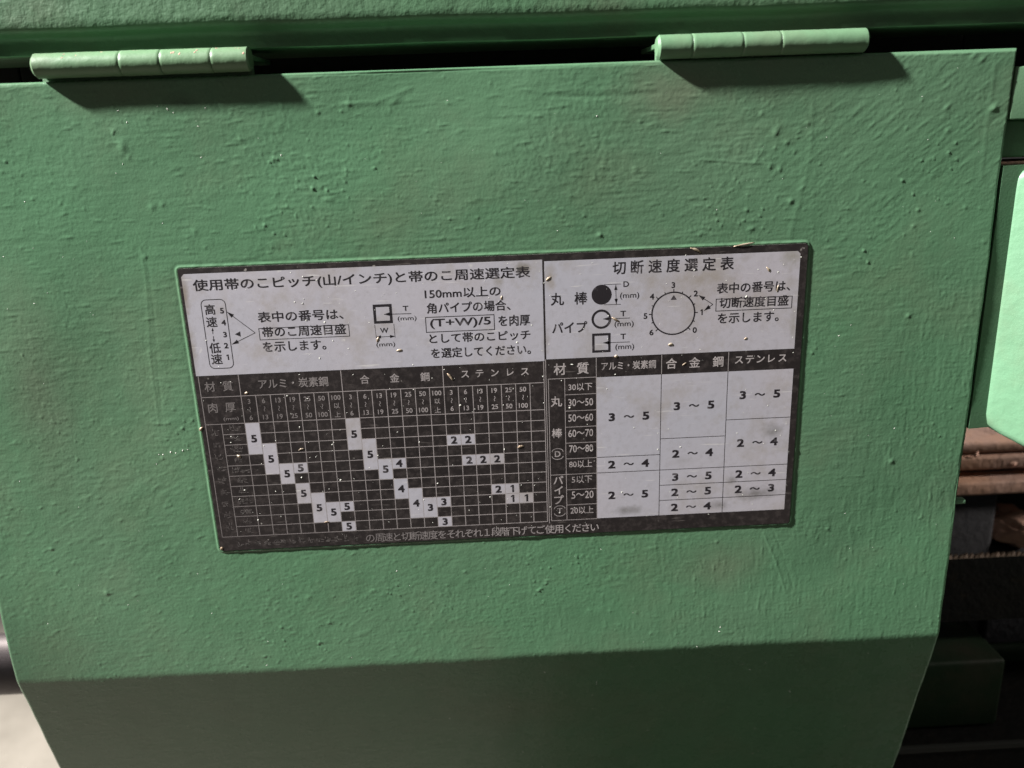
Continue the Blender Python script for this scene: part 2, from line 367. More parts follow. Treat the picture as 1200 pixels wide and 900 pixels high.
# returned flanges all round (thickness of the lid)
ring = np.concatenate([idx[0,:], idx[1:,-1], idx[-1,-2::-1], idx[-2:0:-1,0]])
FL = 15.0
back = P3[ring].copy(); back[:,1] += FL*MM
nb = len(ring); bi = len(P3)+np.arange(nb)
fl_q = np.stack([ring, np.roll(ring, -1), np.roll(bi, -1), bi], -1)
V = np.vstack([P3, back]); Q = np.vstack([quads, fl_q]).astype(np.int32)
me = bpy.data.meshes.new('panel')
me.vertices.add(len(V)); me.vertices.foreach_set('co', V.ravel().astype(np.float32))
me.loops.add(Q.size); me.loops.foreach_set('vertex_index', Q.ravel())
me.polygons.add(len(Q)); me.polygons.foreach_set('loop_start', np.arange(0, Q.size, 4, dtype=np.int32))
me.update(calc_edges=True); me.validate()
saw = thing('band_saw', 'green painted band saw with hinged sheet metal cover, rounded arm and dark blade', 'band saw', (.2, .2, FLOOR*MM))
frame = base = vise = saw
def part(o, label=None, parent=None):
    if o.parent is None: keep(o, parent or saw)
    if label: o['label'] = label
    return o
cover = part(link('cover', me, 'cover', None, True), 'brush-painted green sheet metal cover with its foot bent back')
# little tab on the right edge
tb = at(1120, 587, 3)
box('edge_tab', tb+[-2,-1.4,-.9], tb+[3.4,2,.9], 'arm', cover, .5)
# stiffening ribs behind the sheet
for x in (-70, 262): box('rib', (x-3, 2.5, -150), (x+3, 14, 55), 'dark_green', cover, .4)

# ------------------------------------------------------------------ data plate
PY = -0.55                                                    # front of the plate
def pm(u, v): p = at(u, v, PY); return p[0], p[2]
plate = thing('data_plate', 'worn silver and black data plate printed with two Japanese selection tables', 'plate', (0.11, PY*MM, -.0544))
def outline(x0, x1, z0, z1, r, n=5):
    pts = []
    for cx, cz, a0 in ((x1-r,z1-r,0),(x0+r,z1-r,90),(x0+r,z0+r,180),(x1-r,z0+r,270)):
        for k in range(n+1):
            a = R_(a0+90*k/n); pts.append((cx+r*math.cos(a), cz+r*math.sin(a)))
    return pts
class Flat:                                                   # flat print: polygons in plate millimetres at a given layer
    def __init__(s, layer): s.V = []; s.F = []; s.y = (PY-layer*.012)*MM
    def poly(s, pts):
        b = len(s.V); s.V += [(x*MM, s.y, z*MM) for x, z in pts]; s.F.append(tuple(range(b, b+len(pts))))
    def rect(s, x0, z0, x1, z1): s.poly([(x0,z0),(x1,z0),(x1,z1),(x0,z1)])
    def line(s, a, b, w):
        dx, dz = b[0]-a[0], b[1]-a[1]; L = math.hypot(dx, dz) or 1e-9; nx_, nz_ = -dz/L*w/2, dx/L*w/2
        s.poly([(a[0]-nx_,a[1]-nz_),(b[0]-nx_,b[1]-nz_),(b[0]+nx_,b[1]+nz_),(a[0]+nx_,a[1]+nz_)])
    def loop(s, pts, w):
        n = len(pts)
        inn = []; out = []
        for i in range(n):
            p, q, r = pts[i-1], pts[i], pts[(i+1) % n]
            t = np.array([r[0]-p[0], r[1]-p[1]]); t /= np.hypot(*t); nn = np.array([t[1], -t[0]])
            inn.append((q[0]-nn[0]*w/2, q[1]-nn[1]*w/2)); out.append((q[0]+nn[0]*w/2, q[1]+nn[1]*w/2))
        for i in range(n):
            j = (i+1) % n; s.poly([inn[i], out[i], out[j], inn[j]])
    def box(s, x0, z0, x1, z1, w):
        s.rect(x0, z1-w, x1, z1); s.rect(x0, z0, x1, z0+w); s.rect(x0, z0+w, x0+w, z1-w); s.rect(x1-w, z0+w, x1, z1-w)
    def ring(s, cx, cz, r, w, n=40):
        for k in range(n):
            a, b = 2*math.pi*k/n, 2*math.pi*(k+1)/n
            s.poly([(cx+q*math.cos(t), cz+q*math.sin(t)) for q, t in ((r-w/2,a),(r+w/2,a),(r+w/2,b),(r-w/2,b))])
    def disc(s, cx, cz, r, n=32): s.poly([(cx+r*math.cos(2*math.pi*k/n), cz+r*math.sin(2*math.pi*k/n)) for k in range(n)])
    def arrow(s, a, b, w, head=2.0, hw=1.4):                  # head at b
        s.line(a, b, w); dx, dz = b[0]-a[0], b[1]-a[1]; L = math.hypot(dx, dz); dx /= L; dz /= L
        s.poly([(b[0],b[1]), (b[0]-dx*head-dz*hw/2, b[1]-dz*head+dx*hw/2), (b[0]-dx*head+dz*hw/2, b[1]-dz*head-dx*hw/2)])
    def build(s, name, mat, parent=None):
        o = pyd(name, s.V, s.F, mat); keep(o, parent or plate)
        if name in ('rule_lines', 'worn_caption'): o['kind'] = 'stuff'      # hairlines too fine to pick apart
        return o
# sheet
ol = outline(.15, PW-.15, -PH+.15, -.15, 1.0); n = len(ol)
Vp = [(x*MM, PY*MM, z*MM) for x, z in ol]+[(x*MM, .12*MM, z*MM) for x, z in ol]
o = pyd('sheet', Vp, [tuple(range(n))]+[(i, i+n, (i+1)%n+n, (i+1)%n) for i in range(n)], 'black', plate)
o.data.materials.append(M['edge'])
for p in o.data.polygons[1:]: p.material_index = 1

# grid geometry from the photograph
gL = (pm(287,498)[0]+pm(305,629)[0])/2; gR = (pm(638.5,478)[0]+pm(641.5,609)[0])/2
gT = (pm(238,500)[1]+pm(639,478)[1])/2; gB = (pm(261,631)[1]+pm(640,609.7)[1])/2
h1 = (pm(232,467.5)[1]+pm(638,447)[1])/2; h0 = (pm(230,442)[1]+pm(637,422)[1])/2
CW = (gR-gL)/21; RH = (gT-gB)/11
inL = pm(212,323)[0]; inR = pm(936,330)[0]
topZ = pm(420,313)[1]
div = (pm(636.5,303)[0]+pm(639,420)[0])/2
fields = []
f = Flat(1); f.poly([(inL,h0),(div-.35,h0),(div-.35,topZ),(inL+1,topZ),(inL,topZ-1)]); fields.append(f.build('silver_field', 'silver'))
rT = pm(790,300)[1]; rB = (pm(643,422)[1]+pm(931,407.5)[1])/2
rL = div+.35
f = Flat(1); f.poly([(rL,rB),(inR,rB),(inR,rT-1),(inR-1,rT),(rL,rT)]); fields.append(f.build('silver_field', 'silver'))
SF1, SF2 = fields
# left table: number cells
cells = [(1,1,3,'5'),(2,3,5,'5'),(3,5,6,'5'),(4,5,5,'5'),(4,7,8,'5'),(5,8,10,'5'),(6,9,10,'5'),(7,9,9,'5'),(7,11,11,'5'),
         (8,1,3,'5'),(9,3,5,'5'),(10,5,6,'5'),(11,5,5,'4'),(11,7,8,'4'),(12,8,10,'4'),(13,9,10,'3'),(14,9,9,'3'),(14,11,11,'3'),
         (15,3,3,'2'),(16,3,3,'2'),(16,5,5,'2'),(17,5,5,'2'),(18,5,5,'2'),(18,8,8,'2'),(19,8,8,'1'),(19,9,9,'1'),(20,9,9,'1')]
# ------- lettering
def glyph(txt, bold=0.0):
    c = bpy.data.curves.new('text', 'FONT'); c.body = txt; c.size = 1; c.resolution_u = 3; c.fill_mode = 'FRONT'
    ob = bpy.data.objects.new('text', c); COL.objects.link(ob)
    dg = bpy.context.evaluated_depsgraph_get(); me = bpy.data.meshes.new_from_object(ob.evaluated_get(dg))
    v = np.zeros(len(me.vertices)*3, np.float32); me.vertices.foreach_get('co', v)
    fc = [tuple(p.vertices) for p in me.polygons]
    bpy.data.objects.remove(ob); bpy.data.curves.remove(c); bpy.data.meshes.remove(me)
    v = v.reshape(-1, 3)[:, :2]; n = len(v)
    if not bold or n == 0: return v, fc
    d = bold*.8; sh = [(-d, -d), (d, -d), (d, d), (-d, d), (0, 0)]      # heavier print: the outline struck five times
    return np.vstack([v+np.array(q) for q in sh]), [tuple(i+k*n for i in f_) for k in range(5) for f_ in fc]
GC = {}
def gl(txt, bold=0.0):
    if txt == '1' and (txt, bold) not in GC:                  # plain grotesque figure one
        b = bold*.5; GC[(txt, bold)] = (np.array([(.17-b,0),(.27+b,0),(.27+b,.71),(.19-b,.71),(.03,.60),(.03,.50-b),(.17-b,.575-b)]), [(0,1,2,3,6),(3,4,5,6)])
    if (txt, bold) not in GC: GC[(txt, bold)] = glyph(txt, bold)
    return GC[(txt, bold)]
def put(V2, Fc, mat, parent, layer, name='lettering'):
    y = (PY-layer*.012)*MM; V2 = np.asarray(V2)
    lv = np.zeros(len(V2)); t3 = len(V2)//3
    for fi, f_ in enumerate(Fc): lv[list(f_)] = fi*4e-9         # struck copies never share a plane
    return keep(pyd(name, [(p[0]*MM, y-l_, p[1]*MM) for p, l_ in zip(V2, lv)], Fc, mat), parent)
def pxmm(u, v): a = pm(u-5, v); b = pm(u+5, v); c = pm(u, v-5); d = pm(u, v+5); return (b[0]-a[0])/10, (c[1]-d[1])/10
def T(txt, u0, v0, u1, v1, h, mat='ink', parent=None, layer=3, bold=.016):
    """one line of print fitted between two photo pixels (mid height), h = ink height in px"""
    v, fc = gl(txt, bold); a = pm(u0, v0); b = pm(u1, v1); hm = h*pxmm((u0+u1)/2, (v0+v1)/2)[1]
    lo, hi = v.min(0), v.max(0); zc = (a[1]+b[1])/2
    q = np.empty_like(v); q[:,0] = a[0]+(v[:,0]-lo[0])/(hi[0]-lo[0])*(b[0]-a[0]); q[:,1] = zc+((v[:,1]-lo[1])/(hi[1]-lo[1])-.5)*hm
    return put(q, fc, mat, parent or plate, layer)
def C(txt, x, z, hm, mat='ink', parent=None, layer=3, bold=.012, wmax=None, sx=1.0, rotq=False):
    """centred ink at plate mm, ink height hm"""
    v, fc = gl(txt, bold); 
    if rotq: v = np.stack([v[:,1], -v[:,0]], -1)
    lo, hi = v.min(0), v.max(0); k = hm/(hi[1]-lo[1]); kx_ = k*sx
    if wmax and (hi[0]-lo[0])*kx_ > wmax: kx_ = wmax/(hi[0]-lo[0])
    q = (v-(lo+hi)/2)*[kx_, k]+[x, z]
    return put(q, fc, mat, parent or plate, layer)
def E(txt, pts, h, mat='ink', parent=None, layer=3, bold=.016):
    """separate characters with centres at photo pixels, one mesh; h = em height in px"""
    VV = []; FF = []
    if len(pts) == 2 and len(txt) > 2:
        n = len(txt); pts = [tuple(np.array(pts[0])+(np.array(pts[1])-np.array(pts[0]))*k/(n-1)) for k in range(n)]
    zc = np.mean([pm(*p)[1] for p in pts]) if len(set(round(p[0]/14) for p in pts)) > 1 else None
    for ch, p in zip(txt, pts):
        v, fc = gl(ch, bold); x, z = pm(*p); k = h*pxmm(*p)[1]
        if len(v) == 0: continue
        lo, hi = v.min(0), v.max(0); 
        q = np.stack([(v[:,0]-(lo[0]+hi[0])/2)*k+x, (v[:,1]-.36)*k+(z if zc is None else zc)], -1)
        b = len(VV); VV += list(q); FF += [tuple(i+b for i in f_) for f_ in fc]
    return put(VV, FF, mat, parent or plate, layer)

# number cells, each with its digit
for c_i, r0, r1, d in cells:
    x0, x1 = gL+(c_i-1)*CW+.12, gL+c_i*CW-.12; z1, z0 = gT-(r0-1)*RH-.12, gT-r1*RH+.12
    f = Flat(2); f.rect(x0, z0, x1, z1); ce = f.build('number_cell', 'cell')
    C(d, (x0+x1)/2, (z0+z1)/2, 3.0, 'ink', ce, 3, .045, sx=1.2)
# rules of the left table
inLz = lambda z: inL+1.0
labA = (pm(241,501)[0]+pm(261,631)[0])/2; labB = (pm(259,501)[0]+pm(280,629)[0])/2
g = Flat(1); w_ = .26
g.rect(labA, h1-w_/2, gR, h1+w_/2)
for k in range(12):
    z = gT-k*RH; g.rect(labB if 0 < k < 11 else labA, z-w_/2, gR, z+w_/2)
g.rect(labA-w_/2, gB-w_/2, labA+w_/2, h0-.2)
g.build('rule_lines', 'line')
g = Flat(1.5)
for k in range(22):
    x = gL+k*CW; g.rect(x-w_/2, gB, x+w_/2, (h0-.15) if k in (0,7,14,21) else h1)
g.rect(labB-w_/2, gB, labB+w_/2, gT)
g.build('rule_lines', 'line')
# headers of the left table
E('材質', [(246,453.5),(267,452.5)], 12.5, 'pale'); E('肉厚', [(249.5,478.5),(270,477)], 12.5, 'pale')
T('(mm)', 262, 491.5, 280, 490.5, 5, 'pale')
T('アルミ・炭素鋼', 303, 450.5, 384.5, 446.5, 11.5, 'pale')
E('合金鋼', [(427.4,445),(462.4,443.4),(498,441.5)], 11, 'pale')
E('ステンレス', [(545,438.6),(562,437.8),(580,436.8),(598,436),(615,435)], 10.5, 'pale')
rng3 = [('3','6'),('6','13'),('13','19'),('19','25'),('25','50'),('50','100')]
hz = h1-gT
for grp in range(3):
    for k in range(7):
        x = gL+(grp*7+k+.5)*CW
        if k < 6:
            a, b = rng3[k]
            C(a, x, h1-hz*.21, 1.85, 'pale', None, 2.5, .018, wmax=CW*.8); C(b, x, gT+hz*.19, 1.85, 'pale', None, 2.5, .018, wmax=CW*.86)
            C('〜', x, h1-hz*.51, 2.0, 'pale', None, 2.5, .012, rotq=True)
        elif grp < 2:
            C('100', x, h1-hz*.21, 1.85, 'pale', None, 2.5, .018, wmax=CW*.86); C('以', x, h1-hz*.51, 2.1, 'pale', None, 2.5); C('上', x, gT+hz*.17, 2.1, 'pale', None, 2.5)
# worn-away row captions: only broken strokes are left of them
def strokes_at(x, z, w, h, n, seed):
    r = random.Random(seed); f = Flat(2.5)
    for _ in range(n):
        a = (x+r.uniform(-.5,.5)*w, z+r.uniform(-.5,.5)*h)
        if r.random() < .5: b = (a[0]+r.uniform(.5,1.3), a[1]+r.uniform(-.1,.1))
        else: b = (a[0]+r.uniform(-.1,.1), a[1]+r.uniform(.4,1.1))
        f.line(a, b, .2)
    return f.build('worn_caption', 'ghost')
for k in range(11):
    z = gT-(k+.5)*RH
    wd_ = (3.2, 3.2, 4.4, 3.0, 6.0, 3.0, 3.0, 4.6, 5.0, 2.6, 2.2)[k]
    strokes_at((labB+gL)/2, z, wd_, 1.7, int(wd_*5), 40+k)
for k in range(9): strokes_at((labA+labB)/2, gT-(k+.7)*RH*1.15, 2.6, 2.0, 11, 80+k)
for k in range(14): strokes_at(pm(281+k*10.4, 640)[0], pm(281+k*10.4, 637.8-k*.53)[1], 1.8, 1.9, 9, 120+k)
tail = 'の周速と切断速度をそれぞれ１段階下げてご使用ください'
E(tail, [(434,631.0),(697,617.3)], 10.8, 'pale', bold=.004)

# left heading block
T('使用帯のこピッチ(山/インチ)と帯のこ周速選定表', 226, 335.5, 621, 319.5, 15.5, 'ink', SF1, bold=.014)
f = Flat(2)
a = pm(236,351); b = pm(273,431)
f.loop(outline(a[0]-.4, b[0]+.4, b[1], a[1]-.2, 1.8), .28)
p5, ap, p2 = pm(269.5,369), pm(299,390), pm(274,402.8)
f.arrow(ap, pm(266,365.5), .25, 2.4, 1.5); f.arrow(ap, pm(272,403.5), .25, 2.4, 1.5)
f.arrow(pm(249.5,391.5), pm(249,384.5), .24, 1.0, .9); f.arrow(pm(250,394), pm(250.8,401), .24, 1.0, .9)
q = pm(278.5,391.6); f.poly([(q[0]-1.0,q[1]),(q[0]+1.0,q[1]-1.0),(q[0]+1.0,q[1]+1.0)])
a = pm(302.5,383); b = pm(410,392); f.box(a[0], b[1]-.7, b[0], a[1]-.5, .24)
a = pm(436.5,357); b = pm(460.5,378.5); f.box(a[0], b[1], b[0], a[1], .95)
f.arrow(pm(482,367.5), pm(450,368.3), .24, 2.0, 1.3)
f.line(pm(439,380.5), pm(441,396), .16); f.line(pm(461.5,379.5), pm(463,395.5), .16)
f.arrow(pm(452,394.5), pm(440.5,395), .2, 1.8, 1.2); f.arrow(pm(452,394.5), pm(463,394), .2, 1.8, 1.2)
a = pm(498,371); b = pm(580,385.5); f.box(a[0], b[1]-.3, b[0], a[1]-.2, .28)
f.build('diagram', 'ink', SF1)
E('高速', [(246,363),(248,377.5)], 13, 'ink', SF1); E('低速', [(252,408),(254,421)], 13, 'ink', SF1)
for d, u, v in (('5',260,364),('4',262,378),('3',263.6,392),('2',265,405),('1',266.8,418.5)): C(d, *pm(u,v), 2.0, 'ink', SF1, bold=.03, sx=1.15)
T('表中の番号は、', 302, 372.5, 402, 367, 12.5, 'ink', SF1); T('帯のこ周速目盛', 307, 390, 405, 384.8, 12.5, 'ink', SF1); T('を示します。', 308, 407, 382, 403.5, 12, 'ink', SF1)
T('T', 472, 361.5, 478.5, 361.2, 6, 'ink', SF1); T('(mm)', 466, 374, 488, 373, 6.5, 'ink', SF1, bold=0)
T('W', 445.5, 387.3, 455, 387, 6, 'ink', SF1); T('(mm)', 441, 404.5, 463, 403.5, 6.5, 'ink', SF1, bold=0)
T('150mm以上の', 497.5, 344.4, 586.5, 341, 12, 'ink', SF1); T('角パイプの場合、', 500, 361.3, 598, 357.5, 12.5, 'ink', SF1)
T('(T+W)/5', 504, 379.8, 575, 377, 12, 'ink', SF1); T('を肉厚', 584, 376.3, 621, 374.3, 13, 'ink', SF1)
T('として帯のこピッチ', 503, 396.8, 621.5, 392, 11.5, 'ink', SF1); T('を選定してください。', 505, 413, 622, 410, 12, 'ink', SF1)

# right heading block
E('切断速度選定表', [(725.5,313.8),(852,309)], 16.5, 'ink', SF2, bold=.016)
E('丸棒', [(653,351),(680.6,349.5)], 15.5, 'ink', SF2); T('パイプ', 647, 384.5, 688, 382.5, 13, 'ink', SF2)
f = Flat(2)
c0 = pm(705,345.3); k1 = pxmm(705,345)[0]; f.disc(*c0, 11.8*k1)
f.line(pm(708,333.5), pm(727.5,332.7), .18); f.line(pm(708,357.2), pm(727.5,356.5), .18)
f.arrow(pm(721.8,345), pm(721.6,333.6), .22, 1.9, 1.2); f.arrow(pm(721.8,345), pm(722.2,356.3), .22, 1.9, 1.2)
c0 = pm(704.7,374); f.ring(*c0, 10.3*k1, 2.7*k1)
f.arrow(pm(738,372.6), pm(706.6,373.8), .22, 2.2, 1.4)
a = pm(693.8,391); b = pm(715.5,412.5); f.box(a[0], b[1], b[0], a[1], .88)
f.arrow(pm(738,400.6), pm(706.6,401.8), .22, 2.2, 1.4)
dc = pm(789,367.3); kr = pxmm(789,367)[0]; rd_ = 25.0*kr
f.ring(*dc, rd_, .52, 64)
q = pm(789.5,348.7); f.poly([(q[0]-1.1,q[1]-.8),(q[0]+1.1,q[1]-.8),(q[0],q[1]+.95)])
for k in range(13):
    a_ = R_(90-135+k*22.5); r1_ = rd_+(1.15 if k % 2 == 0 else .75)
    f.line((dc[0]+rd_*math.cos(a_), dc[1]+rd_*math.sin(a_)), (dc[0]+r1_*math.cos(a_), dc[1]+r1_*math.sin(a_)), .34)
ap = pm(835.3,356.7); f.arrow(ap, pm(818.7,346), .24, 2.4, 1.6); f.arrow(ap, pm(825,364), .24, 2.4, 1.6)
a = pm(839,347.8); b = pm(928,358.8); f.box(a[0], b[1]-.75, b[0], a[1]-.75, .26)
f.build('diagram', 'ink', SF2)
T('D', 730.5, 333, 737, 332.7, 6.5, 'ink', SF2); T('(mm)', 726.5, 347.2, 749, 346.2, 8.5, 'ink', SF2, bold=.004)
T('T', 727, 367.5, 733.5, 367.2, 6.3, 'ink', SF2); T('(mm)', 720, 380.5, 742.5, 379.5, 8, 'ink', SF2, bold=.004)
T('T', 727, 394.3, 733.5, 394, 6.3, 'ink', SF2); T('(mm)', 721, 407.3, 743, 406.3, 8, 'ink', SF2, bold=.004)
for d, u, v in (('3',789,334),('2',815.3,343.8),('1',822,365.8),('0',814,386.7),('4',764,347.5),('5',756.3,370.3),('6',763.3,389.5)): C(d, *pm(u,v), 2.1, 'ink', SF2, bold=.025, sx=1.1)
T('表中の番号は、', 840, 338.3, 926, 334, 12.5, 'ink', SF2); T('切断速度目盛', 843, 355.8, 924, 351, 12.5, 'ink', SF2); T('を示します。', 841, 373.5, 912.5, 370.3, 12, 'ink', SF2)

# right table
c0x = (pm(698.5,443)[0]+pm(700,606)[0])/2; c1x = (pm(774.5,440)[0]+pm(772.7,604)[0])/2
c2x = (pm(852.7,436)[0]+pm(846.5,600)[0])/2; c3x = (pm(930,431)[0]+pm(919.5,598)[0])/2
tT = (pm(698,442.7)[1]+pm(930,430.7)[1])/2; tB = (pm(699,606.7)[1]+pm(919,598)[1])/2
th = (tT-tB)/9
rlab = (pm(643,447)[0]+pm(646,610)[0])/2; rcol = (pm(661.5,447)[0]+pm(664.7,609)[0])/2
for xa, xb, spans in ((c0x, c1x, [(0,5,'3','5'),(5,6,'2','4'),(6,9,'2','5')]), (c1x, c2x, [(0,4,'3','5'),(4,6,'2','4'),(6,7,'3','5'),(7,8,'2','5'),(8,9,'2','4')]),
                      (c2x, c3x, [(0,3,'3','5'),(3,6,'2','4'),(6,7,'2','4'),(7,8,'2','3'),(8,9,None,None)])):
    for r0, r1, a, b in spans:
        f = Flat(2); f.rect(xa+.13, tT-r1*th+.13, xb-.13, tT-r0*th-.13); ce = f.build('range_cell', 'cell')
        if a:
            xm = (xa+xb)/2; zm = tT-(r0+r1)/2*th
            C(a, xm-6.3, zm, 3.2, 'ink', ce, 3, .045, sx=1.32); C(b, xm+6.4, zm, 3.2, 'ink', ce, 3, .045, sx=1.32); C('〜', xm+.1, zm, 1.15, 'ink', ce, 3, .03, sx=1.12)
g = Flat(1)
for k in range(10): z = tT-k*th; g.rect(rlab if k in (0,6,9) else rcol, z-.11, c0x, z+.11)
for x in (c1x, c2x): g.rect(x-.11, tT, x+.11, rB-.15)
g.build('rule_lines', 'line')
g = Flat(1.5)
for x in (rlab, rcol, c0x): g.rect(x-.11, tB, x+.11, tT if x != c0x else rB-.15)
g.build('rule_lines', 'line')
g = Flat(1.5); g.rect(div-.1, tB-1.0, div+.14, rB); g.build('divider_line', 'line')
E('材質', [(656,433.3),(683,431.3)], 14.5, 'pale'); T('アルミ・炭素鋼', 704.7, 429.5, 768.7, 426.3, 10, 'pale')
E('合金鋼', [(786.8,427),(814,425),(841.5,423.3)], 13, 'pale'); E('ステンレス', [(866,422),(917,419)], 11, 'pale', bold=.016)
for ch, u, v, h in (('丸',652,470.7,13),('棒',652.7,508,12),('パ',654.3,563,11.5),('イ',654.6,574.7,11.5),('プ',655,586,11.5)): E(ch, [(u,v)], h, 'pale')
for ch, u, v in (('D',653.5,532),('T',656,598.7)):
    C(ch, *pm(u, v), 2.3, 'pale', bold=.012)
    x, z = pm(u, v); f = Flat(2.5)
    for s in (1, -1):
        pts = [(x+2.1*math.cos(R_(t)), z+s*(.9+1.3*math.sin(R_(t)))) for t in range(0, 181, 30)]
        for a, b in zip(pts[:-1], pts[1:]): f.line(a, b, .22)
    f.build('bracket', 'pale')
for k, (t, u0, u1) in enumerate((('30以下',666,694),('30〜50',666,695),('50〜60',666,695),('60〜70',666,695),('70〜80',667,695),('80以上',667,694),('5以下',670,694),('5〜20',670,695.5),('20以上',668.5,695.5))):
    T(t, u0, 454+k*18.05, u1, 452.6+k*18.05, 8.6, 'pale', bold=.008)

# ------------------------------------------------------------------ hinges
def hinge(name, label, u0, v0, u1, v1, seams, mat, seed):
    r = 3.85; a = at(u0, v0, -r*.4); b = at(u1, v1, -r*.4); zc = (a[2]+b[2])/2; yc = -.2
    xs = [a[0]]+[at(s, v0, -r)[0] for s in seams]+[b[0]]
    t = part(box(name, (xs[0]+.4, 3.0, zc-.2), (xs[-1]-.4, 30, zc+1.4), 'frame', None, .3), label)
    rr_ = np.random.default_rng(seed)
    for k in range(len(xs)-1):
        x0, x1 = xs[k]+.04, xs[k+1]-.04; n = 40; mcount = 24
        prof_ = [(x0, r-.9 if k == 0 else r-.14)]+[(x0+.18 if k else x0+.8, r)]+[(x, r) for x in np.linspace(x0+1.0, x1-1.0, n)]+[(x1-.18 if k < len(xs)-2 else x1-.6, r), (x1, r-.14 if k < len(xs)-2 else r-.7)]
        Vh = []; Fh = []
        dr = rr_.normal(0, .035)
        ph = rr_.uniform(0, 6.28, 8)
        for i, (x, rad) in enumerate(prof_):
            for j in range(mcount):
                th_ = 2*math.pi*j/mcount
                w2 = .5*(.03*math.sin(x*.31+ph[0]+2*th_)+.03*math.sin(x*.83+ph[1]-3*th_)+.02*math.sin(x*1.9+ph[2]+th_*5))
                q = rad+dr+(w2 if 1 < i < len(prof_)-2 else 0)
                # barrels are rolled sheet: slightly flattened above
                Vh.append((x*MM, (yc+q*math.sin(th_))*MM, (zc+q*math.cos(th_)*.98)*MM))
        L = len(prof_)
        for i in range(L-1):
            for j in range(mcount): j2 = (j+1) % mcount; Fh.append((i*mcount+j, i*mcount+j2, (i+1)*mcount+j2, (i+1)*mcount+j))
        Fh.append(tuple(range(mcount))[::-1]); Fh.append(tuple((L-1)*mcount+j for j in range(mcount)))
        bmn = pyd('knuckle', Vh, Fh, mat, t, True)
        bmn.data.set_sharp_from_angle(angle=R_(40))
    # pin through the barrel and the two leaves
    px0, px1 = xs[0]+1, xs[-1]-1
    Vh = []; Fh = []
    for x in (px0, px1):
        for j in range(12): Vh.append((x*MM, (yc+2.4*math.sin(j*math.pi/6))*MM, (zc+2.4*math.cos(j*math.pi/6))*MM))
    for j in range(12): Fh.append((j, (j+1) % 12, 12+(j+1) % 12, 12+j))
    pyd('pin', Vh, Fh, 'steel', t, True)
    box('leaf', (xs[0]+.4, 2.4, zc-24), (xs[-1]-.4, 4.4, zc-1.0), 'frame', t, .3)
    return t, xs, zc
M['hinge_worn'] = paint_mat('grimy_green_enamel_hinge', (.12,.235,.12), (.15,.235,.135), .45, 420, .00025, (.13,.14,.09), .6)
h_l = hinge('hinge', 'weathered green hinge barrel with rust flecks and three seams', 38, 76.5, 293, 70, (139,187,247), 'hinge_worn', 3)
h_r = hinge('hinge', 'clean pale green hinge barrel above the dial diagram side of the cover', 770, 53.5, 1016.5, 48, (813,872,917), 'hinge', 5)
# rust flecks on the first hinge
f_rng = np.random.default_rng(9)
def chip(name, base, size, seed, mat, parent=None, normal=(0,-1,0), lift=.15):
    r = np.random.default_rng(seed); n = 7; nv = Vector(normal).normalized(); t = nv.orthogonal().normalized(); s = nv.cross(t)
    top = []; V_ = []
    for k in range(n):
        a = 2*math.pi*k/n+r.uniform(-.25,.25); q = size*r.uniform(.55,1.1)
        p = Vector(base)+t*(q*math.cos(a))+s*(q*math.sin(a)*r.uniform(.5,1)); V_.append(p*MM)
    V_.append((Vector(base)+nv*lift)*MM)
    return pyd(name, V_, [(k, (k+1) % n, n) for k in range(n)], mat, parent)
for k in range(16):
    u = f_rng.choice([205, 208, 212, 228, 230, 160, 120, 90, 75, 250, 282]) + f_rng.normal(0, 3)
    x = at(u, 70, -3.5)[0]; th_ = R_(f_rng.uniform(-65, -20)); nrm = (0, math.sin(th_), math.cos(th_))
    chip('rust_fleck', (x, -.2+3.87*math.sin(th_), h_l[2]+3.8*math.cos(th_)), f_rng.uniform(.25,.6), 200+k, 'rust_pink', h_l[0], nrm, .12)

# ------------------------------------------------------------------ saw frame above and beside the cover
pz = lambda u, v, y: at(u, v, y)[2]
zt1 = (pz(0,35,6)+pz(1200,5,6))/2; zs1 = (pz(0,75,12)+pz(1100,37,12))/2+2.0
# profile (y, z) swept along x
pr = [(6.0, zt1+90), (6.0, zt1+40), (6.0, zt1+1.6), (6.5, zt1+.5), (7.6, zt1-.2), (10.5, zt1-.8), (11.6, zt1-1.6), (11.8, zt1-3.0), (11.2, zt1-4.8), (10.8, zt1-6.4), (11.2, (zt1-7+zs1)/2), (12.2, zs1+.8), (13.0, zs1), (13.9, zs1-.2), (60, zs1), (60, zt1+90)]
# resample long face for paint relief
xs = np.linspace(-260, 560, 411); prf = []
for (y0,z0),(y1,z1) in zip(pr[:-1], pr[1:]):
    n_ = max(1, int(math.hypot(y1-y0, z1-z0)/(2.0 if z0 < zt1+42 and y0 < 14 else 40)))
    for k in range(n_): prf.append((y0+(y1-y0)*k/n_, z0+(z1-z0)*k/n_))
prf.append(pr[-1]); prf = np.array(prf)
nzf = rng.standard_normal((len(xs), len(prf)))
ker = np.array([1,3,4,3,1.])/12
for ax in (0,): nzf = np.apply_along_axis(lambda a: np.convolve(a, ker, 'same'), ax, nzf)
wob = .22*np.sin(xs*.021+1)[:,None]+.12*np.sin(xs*.083)[:,None]
XX = np.repeat(xs[:,None], len(prf), 1)
front = (prf[:,0] < 14)[None,:]
YY = prf[None,:,0]-np.where(front, nzf*.10+wob*.6, 0); ZZ = prf[None,:,1]+np.where(front, wob, 0)
Vf = np.stack([XX, YY, ZZ], -1).reshape(-1,3)*MM; nl = len(prf)
Ff = [(i*nl+j, i*nl+j+1, (i+1)*nl+j+1, (i+1)*nl+j) for i in range(len(xs)-1) for j in range(nl-1)]
Ff += [tuple(range(nl))[::-1], tuple((len(xs)-1)*nl+j for j in range(nl))]
